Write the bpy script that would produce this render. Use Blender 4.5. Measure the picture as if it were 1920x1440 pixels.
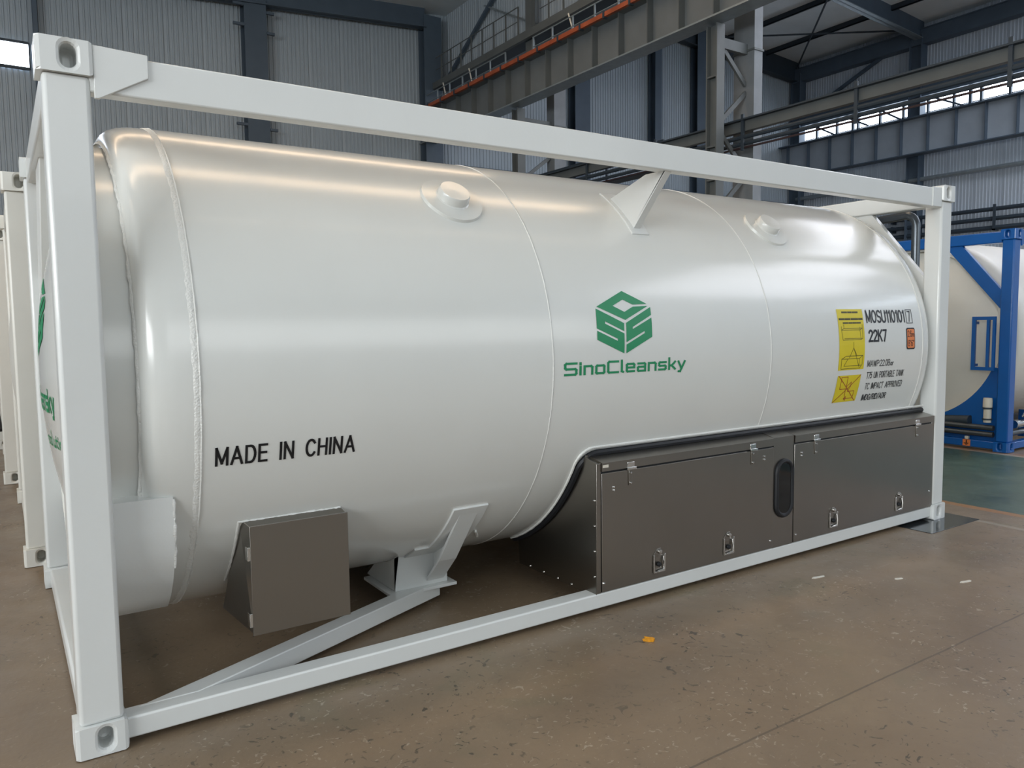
import bpy, bmesh, math, random
from mathutils import Vector, Matrix
random.seed(7)
PI = math.pi
SC = bpy.context.scene
for o in list(bpy.data.objects): bpy.data.objects.remove(o)
COL = SC.collection

# ------------------------------------------------------------------ camera
cam_d = bpy.data.cameras.new('camera'); cam = bpy.data.objects.new('camera', cam_d); COL.objects.link(cam)
CX, CY, CZ = -0.1513, -3.1468, 1.5928
YAW, PITCH, ROLL, FPX = 0.58434, -0.07962, -0.01213, 1447.75
fw = Vector((math.sin(YAW)*math.cos(PITCH), math.cos(YAW)*math.cos(PITCH), math.sin(PITCH)))
r0 = Vector((math.cos(YAW), -math.sin(YAW), 0)); u0 = r0.cross(fw)
rt = r0*math.cos(ROLL) + u0*math.sin(ROLL); up = -r0*math.sin(ROLL) + u0*math.cos(ROLL)
m = Matrix((rt, up, -fw)).transposed().to_4x4(); m.translation = (CX, CY, CZ)
cam.matrix_world = m
cam_d.sensor_width = 36; cam_d.lens = 36*FPX/1920; cam_d.clip_start = .05; cam_d.clip_end = 300
SC.camera = cam

# ------------------------------------------------------------------ world, daylight, exposure
W = bpy.data.worlds.new('world'); SC.world = W; W.use_nodes = True
bg = W.node_tree.nodes['Background']; bg.inputs[0].default_value = (.80, .90, 1, 1); bg.inputs[1].default_value = 1.0
vs = SC.view_settings; vs.view_transform = 'Standard'; vs.look = 'None'; vs.gamma = 1; vs.use_curve_mapping = False
vs.exposure = -0.22
def area(name, loc, direction, sx, sy, power, color=(1,1,1)):
    l = bpy.data.lights.new(name, 'AREA'); l.shape = 'RECTANGLE'; l.size = sx; l.size_y = sy; l.energy = power; l.color = color
    o = bpy.data.objects.new(name, l); COL.objects.link(o); o.location = loc
    o.rotation_euler = Vector(direction).to_track_quat('-Z', 'Y').to_euler()
    return o
# daylight entering through the high window bands of the two hall sides behind the camera
area('front_window_daylight', (7.0, -15.85, 6.4), (0, 1, -.08), 20, 4.0, 500, (.96, .99, .97))
area('left_window_daylight', (-13.85, -6.0, 5.4), (1, .1, -.03), 14, 4.2, 2500, (.96, .99, 1))

# ------------------------------------------------------------------ helpers
def lin(c):
    if isinstance(c, str):
        c = tuple(int(c[i:i+2], 16)/255 for i in (0, 2, 4))
    return tuple((v/12.92 if v <= .04045 else ((v+.055)/1.055)**2.4) for v in c) + (1,)
def mat(name, col, rough=.5, metal=0, noise=.06, nscale=6, bump=0, bscale=40, coat=0, spec=.5, stretch=None, emit=None, estr=0, alpha=1):
    M = bpy.data.materials.new(name); M.use_nodes = True; nt = M.node_tree; b = nt.nodes['Principled BSDF']
    c = lin(col); L = nt.links
    b.inputs['Roughness'].default_value = rough; b.inputs['Metallic'].default_value = metal
    b.inputs['Coat Weight'].default_value = coat; b.inputs['Coat Roughness'].default_value = .08
    b.inputs['Specular IOR Level'].default_value = spec
    tc = nt.nodes.new('ShaderNodeTexCoord'); mp = nt.nodes.new('ShaderNodeMapping'); L.new(tc.outputs['Object'], mp.inputs[0])
    if stretch: mp.inputs['Scale'].default_value = stretch
    n = nt.nodes.new('ShaderNodeTexNoise'); n.inputs['Scale'].default_value = nscale; n.inputs['Detail'].default_value = 4
    L.new(mp.outputs[0], n.inputs['Vector'])
    r = nt.nodes.new('ShaderNodeValToRGB'); r.color_ramp.elements[0].position = .3; r.color_ramp.elements[1].position = .7
    r.color_ramp.elements[0].color = tuple(v*(1-noise) for v in c[:3]) + (1,)
    r.color_ramp.elements[1].color = tuple(min(1, v*(1+noise)) for v in c[:3]) + (1,)
    L.new(n.outputs[0], r.inputs[0]); L.new(r.outputs[0], b.inputs['Base Color'])
    if bump:
        n2 = nt.nodes.new('ShaderNodeTexNoise'); n2.inputs['Scale'].default_value = bscale; L.new(mp.outputs[0], n2.inputs['Vector'])
        bp = nt.nodes.new('ShaderNodeBump'); bp.inputs['Strength'].default_value = bump; bp.inputs['Distance'].default_value = .01
        L.new(n2.outputs[0], bp.inputs['Height']); L.new(bp.outputs[0], b.inputs['Normal'])
    if emit:
        b.inputs['Emission Color'].default_value = lin(emit); b.inputs['Emission Strength'].default_value = estr
    return M
M = {}
M['white'] = mat('white_paint', 'dcdedc', .32, noise=.015, nscale=3, bump=.03, bscale=60, coat=.3)
M['tank'] = mat('tank_white_paint', 'dfe0dc', .25, noise=.015, nscale=2, bump=.02, bscale=5, coat=.6)
M['tank'].node_tree.nodes['Principled BSDF'].inputs['Coat Roughness'].default_value = .15
M['weld'] = mat('weld_white', 'e4e4e0', .35, noise=.03, bump=.5, bscale=120)
M['white_old'] = mat('white_paint_warm', 'dedcd4', .35, noise=.03, nscale=3)
M['steel'] = mat('brushed_steel', '938f89', .28, metal=1, noise=.025, nscale=2.5)
M['chrome'] = mat('chrome', 'd2d2d0', .14, metal=1, noise=.03)
M['black'] = mat('black_rubber', '14161b', .55, noise=.1)
M['glass'] = mat('dark_glass', '0c1113', .06, noise=.05)
M['ink'] = mat('black_lettering', '17191d', .4, noise=.05)
M['green'] = mat('green_lettering', '1d8a5a', .4, noise=.03)
M['yellow'] = mat('yellow_sticker', 'dcc81e', .35, noise=.03)
M['orange'] = mat('orange_sticker', 'e58347', .35, noise=.03)
M['red'] = mat('red_print', 'a03428', .4, noise=.03)
M['olive'] = mat('sticker_print', '4a4416', .5, noise=.03)
M['blue'] = mat('blue_paint', '0b5aa6', .32, noise=.06, nscale=3, coat=.2)
M['grey_pipe'] = mat('grey_pipe', '5e646a', .3, metal=.7, noise=.1)
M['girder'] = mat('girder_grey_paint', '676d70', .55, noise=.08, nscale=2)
M['column'] = mat('column_blue_grey', '4a5866', .55, noise=.08, nscale=2)
M['colwarm'] = mat('column_grey_paint', '585d5e', .55, noise=.1, nscale=2)
M['colwhite'] = mat('column_pale_panel', '74797d', .6, noise=.1, nscale=3)
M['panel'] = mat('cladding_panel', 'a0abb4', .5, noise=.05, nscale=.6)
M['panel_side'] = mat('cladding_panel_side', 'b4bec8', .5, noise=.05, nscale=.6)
M['roof'] = mat('roof_sheet', 'd6dee2', .55, noise=.06, nscale=1)
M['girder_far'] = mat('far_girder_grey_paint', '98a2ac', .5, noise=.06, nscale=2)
M['dark'] = mat('dark_steel', '2f3a44', .55, noise=.1, nscale=2)
M['rail'] = mat('galvanised_rail', '8d979c', .4, metal=.5, noise=.1)
M['busbar'] = mat('orange_conductor_rail', '9c4e30', .5, noise=.25, nscale=3)
M['maroon'] = mat('dark_red_conductor', '2c1a1e', .6, noise=.2)
M['lamp'] = mat('lamp_shell', '9aa0a2', .4, noise=.05)
M['leaf'] = mat('orange_leaf', 'd8931c', .6, noise=.2, nscale=60)
M['scrap'] = mat('white_scrap', 'd8d4ca', .7, noise=.1, nscale=80)
M['cream'] = mat('cream_plastic', 'd8d2c4', .5, noise=.05)
M['win'] = mat('daylight_window', 'ffffff', .3, noise=0, emit='e4f0ff', estr=8)
M['sky'] = mat('skylight_sheet', 'ffffff', .4, noise=0, emit='ffdcb4', estr=6.5)
M['bay2_glow'] = mat('added_roof_glow', 'ffffff', .4, noise=0, emit='f2f5ff', estr=4.0)  # cool glow for the panes added over the second bay
M['hole'] = mat('hole_dark', '2a2c2e', .8, noise=.1)
M['plate'] = mat('wet_steel_plate', '4e5357', .12, metal=.8, noise=.2, nscale=4)

class MB:
    def __init__(s): s.v = []; s.f = []
    def add(s, vs, fs):
        b = len(s.v); s.v += [tuple(p) for p in vs]; s.f += [tuple(b+i for i in f) for f in fs]; return s
    def box(s, x0, x1, y0, y1, z0, z1):
        return s.add([(x, y, z) for z in (z0, z1) for y in (y0, y1) for x in (x0, x1)],
                     [(0, 2, 3, 1), (4, 5, 7, 6), (0, 1, 5, 4), (2, 6, 7, 3), (0, 4, 6, 2), (1, 3, 7, 5)])
    def hexa(s, a, b):           # two quads (4 points each), joined
        return s.add(list(a)+list(b), [(3, 2, 1, 0), (4, 5, 6, 7), (0, 1, 5, 4), (1, 2, 6, 5), (2, 3, 7, 6), (3, 0, 4, 7)])
    def prism(s, poly, axis, a, b):  # poly in the two other axes (x:(y,z) y:(x,z) z:(x,y))
        n = len(poly)
        def P(p, t): return (t, p[0], p[1]) if axis == 'x' else (p[0], t, p[1]) if axis == 'y' else (p[0], p[1], t)
        return s.add([P(p, a) for p in poly]+[P(p, b) for p in poly],
                     [tuple(range(n))[::-1], tuple(range(n, 2*n))]+[(i, (i+1) % n, n+(i+1) % n, n+i) for i in range(n)])
    def bar(s, p, q, w, h, upv=(0, 0, 1)):   # rectangular bar p->q
        p, q = Vector(p), Vector(q); d = (q-p).normalized(); sd = d.cross(Vector(upv))
        if sd.length < 1e-4: sd = d.cross(Vector((0, 1, 0)))
        sd.normalize(); u = sd.cross(d)
        k = [(-1, -1), (1, -1), (1, 1), (-1, 1)]
        return s.hexa([p+sd*a*w/2+u*b*h/2 for a, b in k], [q+sd*a*w/2+u*b*h/2 for a, b in k])
    def tube(s, pts, r, n=10, closed=False, cap=True, jit=0):
        pts = [Vector(p) for p in pts]; N = len(pts); base = len(s.v); prev = None
        for i, p in enumerate(pts):
            a = pts[i-1] if (i or closed) else p; b = pts[(i+1) % N] if (i < N-1 or closed) else p
            d = (b-a).normalized()
            if prev is None:
                prev = d.orthogonal().normalized()
            nn = (prev-d*prev.dot(d)).normalized(); prev = nn; bb = d.cross(nn)
            rr = r*(1+random.uniform(-jit, jit))
            for k in range(n):
                t = 2*PI*k/n; s.v.append(tuple(p+nn*rr*math.cos(t)+bb*rr*math.sin(t)))
        for i in range(N if closed else N-1):
            j = (i+1) % N
            for k in range(n):
                l = (k+1) % n; s.f.append((base+i*n+k, base+i*n+l, base+j*n+l, base+j*n+k))
        if cap and not closed:
            s.f.append(tuple(base+k for k in range(n))[::-1]); s.f.append(tuple(base+(N-1)*n+k for k in range(n)))
        return s
    def lathe(s, prof, n=96, c=(0, 0), axis='x', a0=0, a1=2*PI):   # prof (axial, radius)
        full = abs(a1-a0-2*PI) < 1e-6; base = len(s.v); m_ = n if full else n+1
        for (t, r) in prof:
            for k in range(m_):
                a = a0+(a1-a0)*k/n
                p, q = c[0]+r*math.cos(a), c[1]+r*math.sin(a)
                s.v.append((t, p, q) if axis == 'x' else (p, t, q) if axis == 'y' else (p, q, t))
        for i in range(len(prof)-1):
            for k in range(n):
                l = (k+1) % m_; s.f.append((base+i*m_+k, base+i*m_+l, base+(i+1)*m_+l, base+(i+1)*m_+k))
        return s
def O(name, mb, m_, parent=None, smooth=False, bevel=0, ang=35, segs=2, loc=None, fix=True):
    me = bpy.data.meshes.new(name); me.from_pydata(mb.v, [], mb.f)
    bm = bmesh.new(); bm.from_mesh(me)
    if fix:
        bmesh.ops.remove_doubles(bm, verts=bm.verts, dist=1e-5)
        bmesh.ops.recalc_face_normals(bm, faces=bm.faces)
    if bevel:
        es = [e for e in bm.edges if len(e.link_faces) == 2 and e.calc_face_angle(0) > math.radians(30)]
        rb = bmesh.ops.bevel(bm, geom=es, offset=bevel, segments=segs, profile=.5, affect='EDGES', clamp_overlap=True)
        for f in rb['faces']: f.smooth = True
    bm.to_mesh(me); bm.free()
    me.materials.append(M[m_] if isinstance(m_, str) else m_)
    if smooth:
        for p in me.polygons: p.use_smooth = True
        me.set_sharp_from_angle(angle=math.radians(ang))
    o = bpy.data.objects.new(name, me); COL.objects.link(o)
    if parent: o.parent = parent
    if loc: o.location = loc
    return o
def tag(o, label=None, cat=None, group=None, kind=None):
    if label: o['label'] = label
    if cat: o['category'] = cat
    if group: o['group'] = group
    if kind: o['kind'] = kind
    return o
def empty(name, loc, label=None, cat=None, group=None, kind=None):
    o = bpy.data.objects.new(name, None); COL.objects.link(o); o.location = loc; o.empty_display_size = .3
    return tag(o, label, cat, group, kind)
def link_copy(src, parent, loc=None):
    c = src.copy(); COL.objects.link(c); c.parent = parent
    if loc: c.location = loc
    return c
def copy_tree(o, parent=None):
    c = o.copy(); COL.objects.link(c); c.parent = parent
    for ch in list(o.children): copy_tree(ch, c)
    return c

# ================================================================== THE HALL
YB, XD, XR = 20.0, 11.8, 31.0          # back wall, column line between the bays, window wall
YF, XL = -16.0, -14.0                  # gate wall behind the camera, far left wall
def zroof1(x): return 11.62+.073*(x-XD)
def zroof2(x): return 13.15+.065*(XR-x)

# ---- floor material: worn painted concrete with a saw-cut joint, a green aisle and lines
def floor_mat():
    F = bpy.data.materials.new('worn_concrete_floor'); F.use_nodes = True; nt = F.node_tree; L = nt.links; b = nt.nodes['Principled BSDF']
    geo = nt.nodes.new('ShaderNodeNewGeometry')
    def noise(scale, detail=6, rough=.6, dist=0):
        n = nt.nodes.new('ShaderNodeTexNoise'); n.inputs['Scale'].default_value = scale; n.inputs['Detail'].default_value = detail
        n.inputs['Roughness'].default_value = rough; n.inputs['Distortion'].default_value = dist
        L.new(geo.outputs['Position'], n.inputs['Vector']); return n.outputs[0]
    def ramp(inp, stops):
        r = nt.nodes.new('ShaderNodeValToRGB'); e = r.color_ramp.elements
        e[0].position, e[0].color = stops[0][0], stops[0][1]; e[1].position, e[1].color = stops[1][0], stops[1][1]
        for p, c in stops[2:]:
            k = e.new(p); k.color = c
        L.new(inp, r.inputs[0]); return r.outputs[0]
    def mix(f, a, c):
        x = nt.nodes.new('ShaderNodeMix'); x.data_type = 'RGBA'
        if isinstance(f, float): x.inputs[0].default_value = f
        else: L.new(f, x.inputs[0])
        for i, v in ((6, a), (7, c)):
            if isinstance(v, tuple): x.inputs[i].default_value = v
            else: L.new(v, x.inputs[i])
        return x.outputs[2]
    def mth(op, a, c=None):
        x = nt.nodes.new('ShaderNodeMath'); x.operation = op
        for i, v in ((0, a), (1, c)):
            if v is None: continue
            if isinstance(v, (int, float)): x.inputs[i].default_value = v
            else: L.new(v, x.inputs[i])
        return x.outputs[0]
    K, Wt = (0, 0, 0, 1), (1, 1, 1, 1)
    base = ramp(noise(.9, 8, .62), [(.3, lin('746351')), (.7, lin('8a7862'))])
    base = mix(mth('MULTIPLY', ramp(noise(3.5, 8, .7, .6), [(.52, K), (.72, Wt)]), .35), base, lin('65584a'))
    base = mix(mth('MULTIPLY', ramp(noise(1.7, 5, .5, 1.0), [(.60, K), (.68, Wt)]), .25), base, lin('6c6a54'))
    sp = mth('MULTIPLY', ramp(noise(24, 2, .45, 1.8), [(.655, K), (.68, Wt)]), ramp(noise(1.6, 3), [(.42, K), (.58, Wt)]))
    base = mix(mth('MULTIPLY', sp, .6), base, lin('b0a493'))
    dk = mth('MULTIPLY', ramp(noise(13, 3, .5, 2.4), [(.63, K), (.67, Wt)]), ramp(noise(1.1, 3), [(.42, K), (.60, Wt)]))
    base = mix(mth('MULTIPLY', dk, .75), base, lin('34322d'))
    # long scratches
    mp = nt.nodes.new('ShaderNodeMapping'); mp.inputs['Rotation'].default_value = (0, 0, .5); mp.inputs['Scale'].default_value = (3, 40, 1)
    L.new(geo.outputs['Position'], mp.inputs[0]); ns = nt.nodes.new('ShaderNodeTexNoise'); ns.inputs['Scale'].default_value = 1; ns.inputs['Detail'].default_value = 2
    L.new(mp.outputs[0], ns.inputs['Vector'])
    scr = mth('MULTIPLY', ramp(ns.outputs[0], [(.70, K), (.74, Wt)]), ramp(noise(.8, 3), [(.5, K), (.6, Wt)]))
    base = mix(mth('MULTIPLY', scr, .35), base, lin('a59a8a'))
    sx = nt.nodes.new('ShaderNodeSeparateXYZ'); L.new(geo.outputs['Position'], sx.inputs[0]); X, Y = sx.outputs[0], sx.outputs[1]
    wob = mth('MULTIPLY', mth('SUBTRACT', noise(5, 3), .5), .05)
    def band(v, lo, hi): return mth('MULTIPLY', mth('GREATER_THAN', v, lo), mth('LESS_THAN', v, hi))
    Xw = mth('ADD', X, wob)
    g = ramp(noise(1.5, 6), [(.3, lin('35493f')), (.75, lin('4c6357'))])
    base = mix(band(Xw, 6.62, 9.42), base, g)
    base = mix(mth('MULTIPLY', band(Xw, 6.53, 6.63), .8), base, lin('a0703f'))
    base = mix(mth('MULTIPLY', band(Xw, 6.13, 6.19), .45), base, lin('a39c8f'))
    base = mix(mth('MULTIPLY', band(Xw, 9.42, 9.50), .55), base, lin('a39c8f'))
    base = mix(mth('MULTIPLY', band(Xw, 9.50, 9.62), .5), base, lin('8f6a48'))
    Yw = mth('ADD', Y, mth('MULTIPLY', wob, .25))
    base = mix(mth('MULTIPLY', band(Yw, -1.294, -1.284), .6), base, lin('4a4038'))
    L.new(base, b.inputs['Base Color'])
    ro = nt.nodes.new('ShaderNodeMapRange'); L.new(noise(2.2, 5), ro.inputs[0]); ro.inputs[1].default_value = .3; ro.inputs[2].default_value = .7
    ro.inputs[3].default_value = .28; ro.inputs[4].default_value = .5; L.new(ro.outputs[0], b.inputs['Roughness'])
    bp = nt.nodes.new('ShaderNodeBump'); bp.inputs['Strength'].default_value = .12; bp.inputs['Distance'].default_value = .01
    L.new(noise(30, 4), bp.inputs['Height']); L.new(bp.outputs[0], b.inputs['Normal'])
    return F
M['floor'] = floor_mat()
tag(O('floor', MB().box(XL-.3, XR+.3, YF-.3, YB+.3, -.2, 0), 'floor'), kind='structure')

# ---- cladding: backing wall + one sheet after another, each with its own pressed ribs
def sheet(width, z0, z1, pitch=.125, depth=.024):
    mb = MB(); n = int(round(width/pitch)); p = width/n
    prof = []
    for i in range(n):
        a = i*p
        prof += [(a, 0), (a+p*.55, 0), (a+p*.65, depth), (a+p*.90, depth)]
    prof.append((width-.008, 0))
    prof[0] = (.0, -.012)
    b = len(mb.v)
    for (t, d) in prof: mb.v += [(t, -d, z0), (t, -d, z1)]
    for i in range(len(prof)-1): mb.f.append((2*i, 2*i+2, 2*i+3, 2*i+1))
    return mb
wb = tag(O('wall_back', MB().box(XL, XR+.2, YB, YB+.25, 0, 14.4), 'panel'), kind='structure')
s0 = None
x = XL; k = 0
while x < XR-.1:
    w = .98
    if s0 is None:
        s0 = O('cladding_sheet', sheet(w, 0, 14.3), 'panel', wb, fix=False); s0.location = (x, YB-.015, 0); c = s0
    else: c = link_copy(s0, wb, (x, YB-.015, 0))
    x += 1.0
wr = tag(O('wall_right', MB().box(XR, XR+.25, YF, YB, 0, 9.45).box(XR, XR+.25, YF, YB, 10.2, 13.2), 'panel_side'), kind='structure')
lo = up_ = None
y = YB
while y > -2:
    if lo is None:
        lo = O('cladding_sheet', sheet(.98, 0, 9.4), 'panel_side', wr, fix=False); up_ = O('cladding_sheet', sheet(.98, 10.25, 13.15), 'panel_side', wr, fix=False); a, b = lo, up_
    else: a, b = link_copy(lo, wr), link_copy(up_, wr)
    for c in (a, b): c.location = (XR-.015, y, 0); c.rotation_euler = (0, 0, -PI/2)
    y -= 1.0
tag(O('wall_left', MB().box(XL-.25, XL, YF, -13, 0, 9.6).box(XL-.25, XL, 1, YB, 0, 9.6).box(XL-.25, XL, -13, 1, 7.5, 9.6).box(XL-.25, XL, -13, 1, 0, 3.3), 'panel'), kind='structure')
tag(O('wall_front', MB().box(XL, -3, YF-.25, YF, 0, 14.4).box(17, XR, YF-.25, YF, 0, 14.4).box(-3, 17, YF-.25, YF, 8.4, 14.4).box(-3, 17, YF-.25, YF, 0, 4.4), 'panel'), kind='structure')
# ---- upper cladding between the bays (above the crane walkway)
wd = tag(O('wall_bay_divider', MB().box(12.7, 12.8, YF, YB, 9.25, 14.3), 'panel'), kind='structure')
sd = None
y = YB-.1
while y > 5:
    if sd is None: sd = O('cladding_sheet', sheet(.98, 9.25, 14.2), 'panel', wd, fix=False); c = sd
    else: c = link_copy(sd, wd)
    c.location = (12.69, y, 0); c.rotation_euler = (0, 0, -PI/2); y -= 1.0
# ---- ceilings
def slope_slab(x0, x1, zf, y0, y1, t=.12):
    return MB().hexa([(x0, y0, zf(x0)), (x1, y0, zf(x1)), (x1, y1, zf(x1)), (x0, y1, zf(x0))],
                     [(x0, y0, zf(x0)+t), (x1, y0, zf(x1)+t), (x1, y1, zf(x1)+t), (x0, y1, zf(x0)+t)])
# first bay roof has openings for the two skylight strips
strips = [(2.1, 3.1), (10.2, 11.2)]
mb = MB(); ys = [YF] + [v for s in sorted(strips) for v in s] + [YB+.2]
for i in range(0, len(ys), 2):
    q = slope_slab(XL-.2, 12.75, zroof1, ys[i], ys[i+1]); mb.add(q.v, q.f)
for (a, b_) in strips:
    for (xa, xb) in ((XL-.2, -7), (10.4, 12.75)):
        q = slope_slab(xa, xb, zroof1, a, b_); mb.add(q.v, q.f)
tag(O('ceiling', mb, 'roof'), kind='structure')
mb = MB()
for (a, b_) in ((YF, -15.4), (-8.4, -8), (-1, -.6), (6.5, YB+.2)):
    q = slope_slab(12.75, XR+.2, zroof2, a, b_); mb.add(q.v, q.f)
glow_strips2 = [(-15.4, -8.4), (-8, -1), (-.6, 6.5)]
c2 = tag(O('ceiling', mb, 'roof'), kind='structure')
n = 0
for (a, b_) in strips:                       # skylight panes let into the roof
    x = -7.0
    while x < 10.3:
        n += 1
        w_ = tag(O('window_%d' % n, slope_slab(x, x+1.35, zroof1, a, b_, .05), 'sky'), kind='structure')
        x += 1.45
for (a, b_) in glow_strips2:
    x = 13.0
    while x < XR-.5:
        n += 1
        w_ = tag(O('window_%d' % n, slope_slab(x, x+1.7, zroof2, a, b_, .05), 'bay2_glow'), kind='structure')  # glowing panes added out of view to brighten the second bay
        x += 1.8
# ---- window band of the right wall, and the one on the back wall's left end
def pane_band_right(y0, y1):
    global n
    y = y1
    while y > y0:
        n += 1
        w_ = tag(O('window_%d' % n, MB().box(XR+.06, XR+.08, y-.92, y-.02, 9.47, 10.18), 'win'), kind='structure')
        O('mullion', MB().box(XR-.03, XR+.05, y-1.0, y-.92, 9.45, 10.2), 'dark', w_)
        O('glazing_bar', MB().box(XR-.02, XR+.05, y-.92, y-.02, 9.68, 9.71), 'dark', w_)
        y -= 1.0
pane_band_right(YF+1, YB-.2)
xx = .86
while xx > -12:
    n += 1
    w_ = tag(O('window_%d' % n, MB().box(xx-1.0, xx-.03, YB-.10, YB-.08, 8.04, 8.60), 'win'), kind='structure')
    O('window_frame', MB().box(xx-.03, xx, YB-.13, YB-.06, 8.0, 8.64).box(xx-1.0, xx-.03, YB-.13, YB-.06, 7.98, 8.04).box(xx-1.0, xx-.03, YB-.13, YB-.06, 8.6, 8.66), 'dark', w_)
    xx -= 1.03

# ---- gable columns of the back wall (I sections with small girt stubs)
def ibeam_col(cx, cy, z1, w, d, name, label, m_, stubs=()):
    e = empty(name, (cx, cy, 0), label, 'column')
    O('flange', MB().box(-w/2, w/2, -d/2, -d/2+.03, 0, z1), m_, e, bevel=.004)
    O('flange', MB().box(-w/2, w/2, d/2-.03, d/2, 0, z1), m_, e, bevel=.004)
    O('web', MB().box(-.02, .02, -d/2+.03, d/2-.03, 0, z1), m_, e)
    for (z, s) in stubs:
        O('girt_stub', MB().box(w/2 if s > 0 else -w/2-.30, w/2+.22 if s > 0 else -w/2, -d/2-.02, -d/2+.06, z-.035, z+.035), m_, e)
    return e
st = [(10.53, -1), (9.98, -1), (7.25, -1), (10.42, 1), (9.86, 1), (7.18, 1)]
ibeam_col(6.33, 19.72, 10.75, .62, .42, 'steel_column', 'dark blue-grey steel column in the middle of the back wall', 'column', st)
ibeam_col(1.0, 19.80, 10.5, .10, .30, 'steel_column', 'slim dark strip standing in for a thin wall line beside the bright window', 'column')  # added strip in place of a thin dark line on the wall
ibeam_col(11.95, 19.72, 11.4, .62, .42, 'steel_column', 'dark corner column where back wall meets the crane girder', 'column')
# rafter along the back wall
def rafter(x0, x1, yb, zb, h, t, m_, name, label, fl=.16):
    e = empty(name, ((x0+x1)/2, yb, 0), label, 'beam'); cx = (x0+x1)/2
    O('web', MB().hexa([(x0-cx, -t/2, zb(x0)), (x1-cx, -t/2, zb(x1)), (x1-cx, t/2, zb(x1)), (x0-cx, t/2, zb(x0))],
                       [(x0-cx, -t/2, zb(x0)+h), (x1-cx, -t/2, zb(x1)+h), (x1-cx, t/2, zb(x1)+h), (x0-cx, t/2, zb(x0)+h)]), m_, e)
    O('bottom_flange', MB().hexa([(x0-cx, -fl, zb(x0)), (x1-cx, -fl, zb(x1)), (x1-cx, fl, zb(x1)), (x0-cx, fl, zb(x0))],
                                 [(x0-cx, -fl, zb(x0)+.03), (x1-cx, -fl, zb(x1)+.03), (x1-cx, fl, zb(x1)+.03), (x0-cx, fl, zb(x0)+.03)]), m_, e)
    return e
rafter(XL, 11.7, 19.6, lambda x: zroof1(x)-.62, .62, .06, 'column', 'roof_rafter', 'dark sloping roof beam along the top of the back wall')

# ---- crane girder on the column line between the bays
ge = empty('crane_girder', (XD, 8, 7.4), 'grey plate crane girder with orange conductor rail above the white tank', 'girder')
ya, yb = -3.0, 19.9
def gl(y): return y-8
O('web', MB().box(-.03, .03, gl(ya), gl(yb), .03, 1.0), 'girder', ge)
O('bottom_flange', MB().box(-.22, .22, gl(ya), gl(yb), 0, .035), 'rail', ge)  # paler metal stands in for light reflected along this flange
O('top_flange', MB().box(-.25, .25, gl(ya), gl(yb), .97, 1.005), 'girder', ge)
st0 = None
y = 19.3; 
while y > 1:
    if st0 is None: st0 = O('stiffener', MB().box(-.20, -.03, -.012, .012, .035, .97), 'colwarm', ge, loc=(0, gl(y), 0))
    else: link_copy(st0, ge, (0, gl(y), 0))
    y -= .91
cr = O('conductor_rail', MB().box(-.34, -.26, gl(ya), gl(yb), .96, 1.06), 'busbar', ge)
for i in range(22): 
    yy = 19-i*.85
    O('clip', MB().box(-.36, -.24, gl(yy), gl(yy)+.05, .93, 1.08), 'dark', ge)
# railing of the crane-rail walkway
def railing(name, label, x, y0, y1, z, h, pitch, m_, r=.016, grp=None):
    e = empty(name, (x, (y0+y1)/2, z), label, 'railing'); c = (y0+y1)/2
    O('handrail', MB().tube([(0, y0-c, h), (0, y1-c, h)], r, 6), m_, e, smooth=True)
    O('mid_rail', MB().tube([(0, y0-c, h*.5), (0, y1-c, h*.5)], r*.8, 6), m_, e, smooth=True)
    p0 = None; y = y0
    while y <= y1+.01:
        if p0 is None: p0 = O('baluster', MB().box(-.018, .018, -.018, .018, 0, h), m_, e, loc=(0, y-c, 0))
        else: link_copy(p0, e, (0, y-c, 0))
        y += pitch
    return e
railing('walkway_railing', 'thin pale railing on top of the crane girder, left of the lattice column', XD-.1, 14.9, 19.6, 8.41, .48, .78, 'rail')
railing('walkway_railing', 'thin pale railing above the orange conductor rail, right of the lattice column', XD-.1, 6.2, 13.6, 8.41, .48, .82, 'rail')
we = empty('upper_walkway', (XD+.4, 12, 9.08), 'grey upper walkway beam running below the dark cladding', 'walkway')
O('edge_beam', MB().box(-.32, -.22, -7, 7.45, 0, .20), 'colwarm', we)
O('deck', MB().box(-.22, .25, -7, 7.45, .02, .08), 'dark', we)
railing('walkway_railing', 'upper grey railing against the dark cladding beside the corner column', XD+.13, 14.6, 19.3, 9.28, .75, .62, 'colwarm')
railing('walkway_railing', 'upper grey railing against the dark cladding near the top edge', XD+.13, 6.4, 13.6, 9.28, .75, .62, 'colwarm')
be = empty('wall_brace', (XD+.75, 17.5, 9.3), 'pair of crossing brace rods on the dark upper cladding', 'brace')
O('rod', MB().bar((0, 2.3, .2), (0, -1.5, 2.3), .09, .09), 'column', be)
O('rod', MB().bar((0, -3.3, .2), (0, -.2, 1.8), .05, .05), 'rail', be)
for yy in (18.6, 17.0, 12.2): O('hanger_rod', MB().tube([(-.34, yy-12+.12, .02), (-.34, yy-12-.12, -.60)], .02, 6), 'scrap', we)

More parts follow.
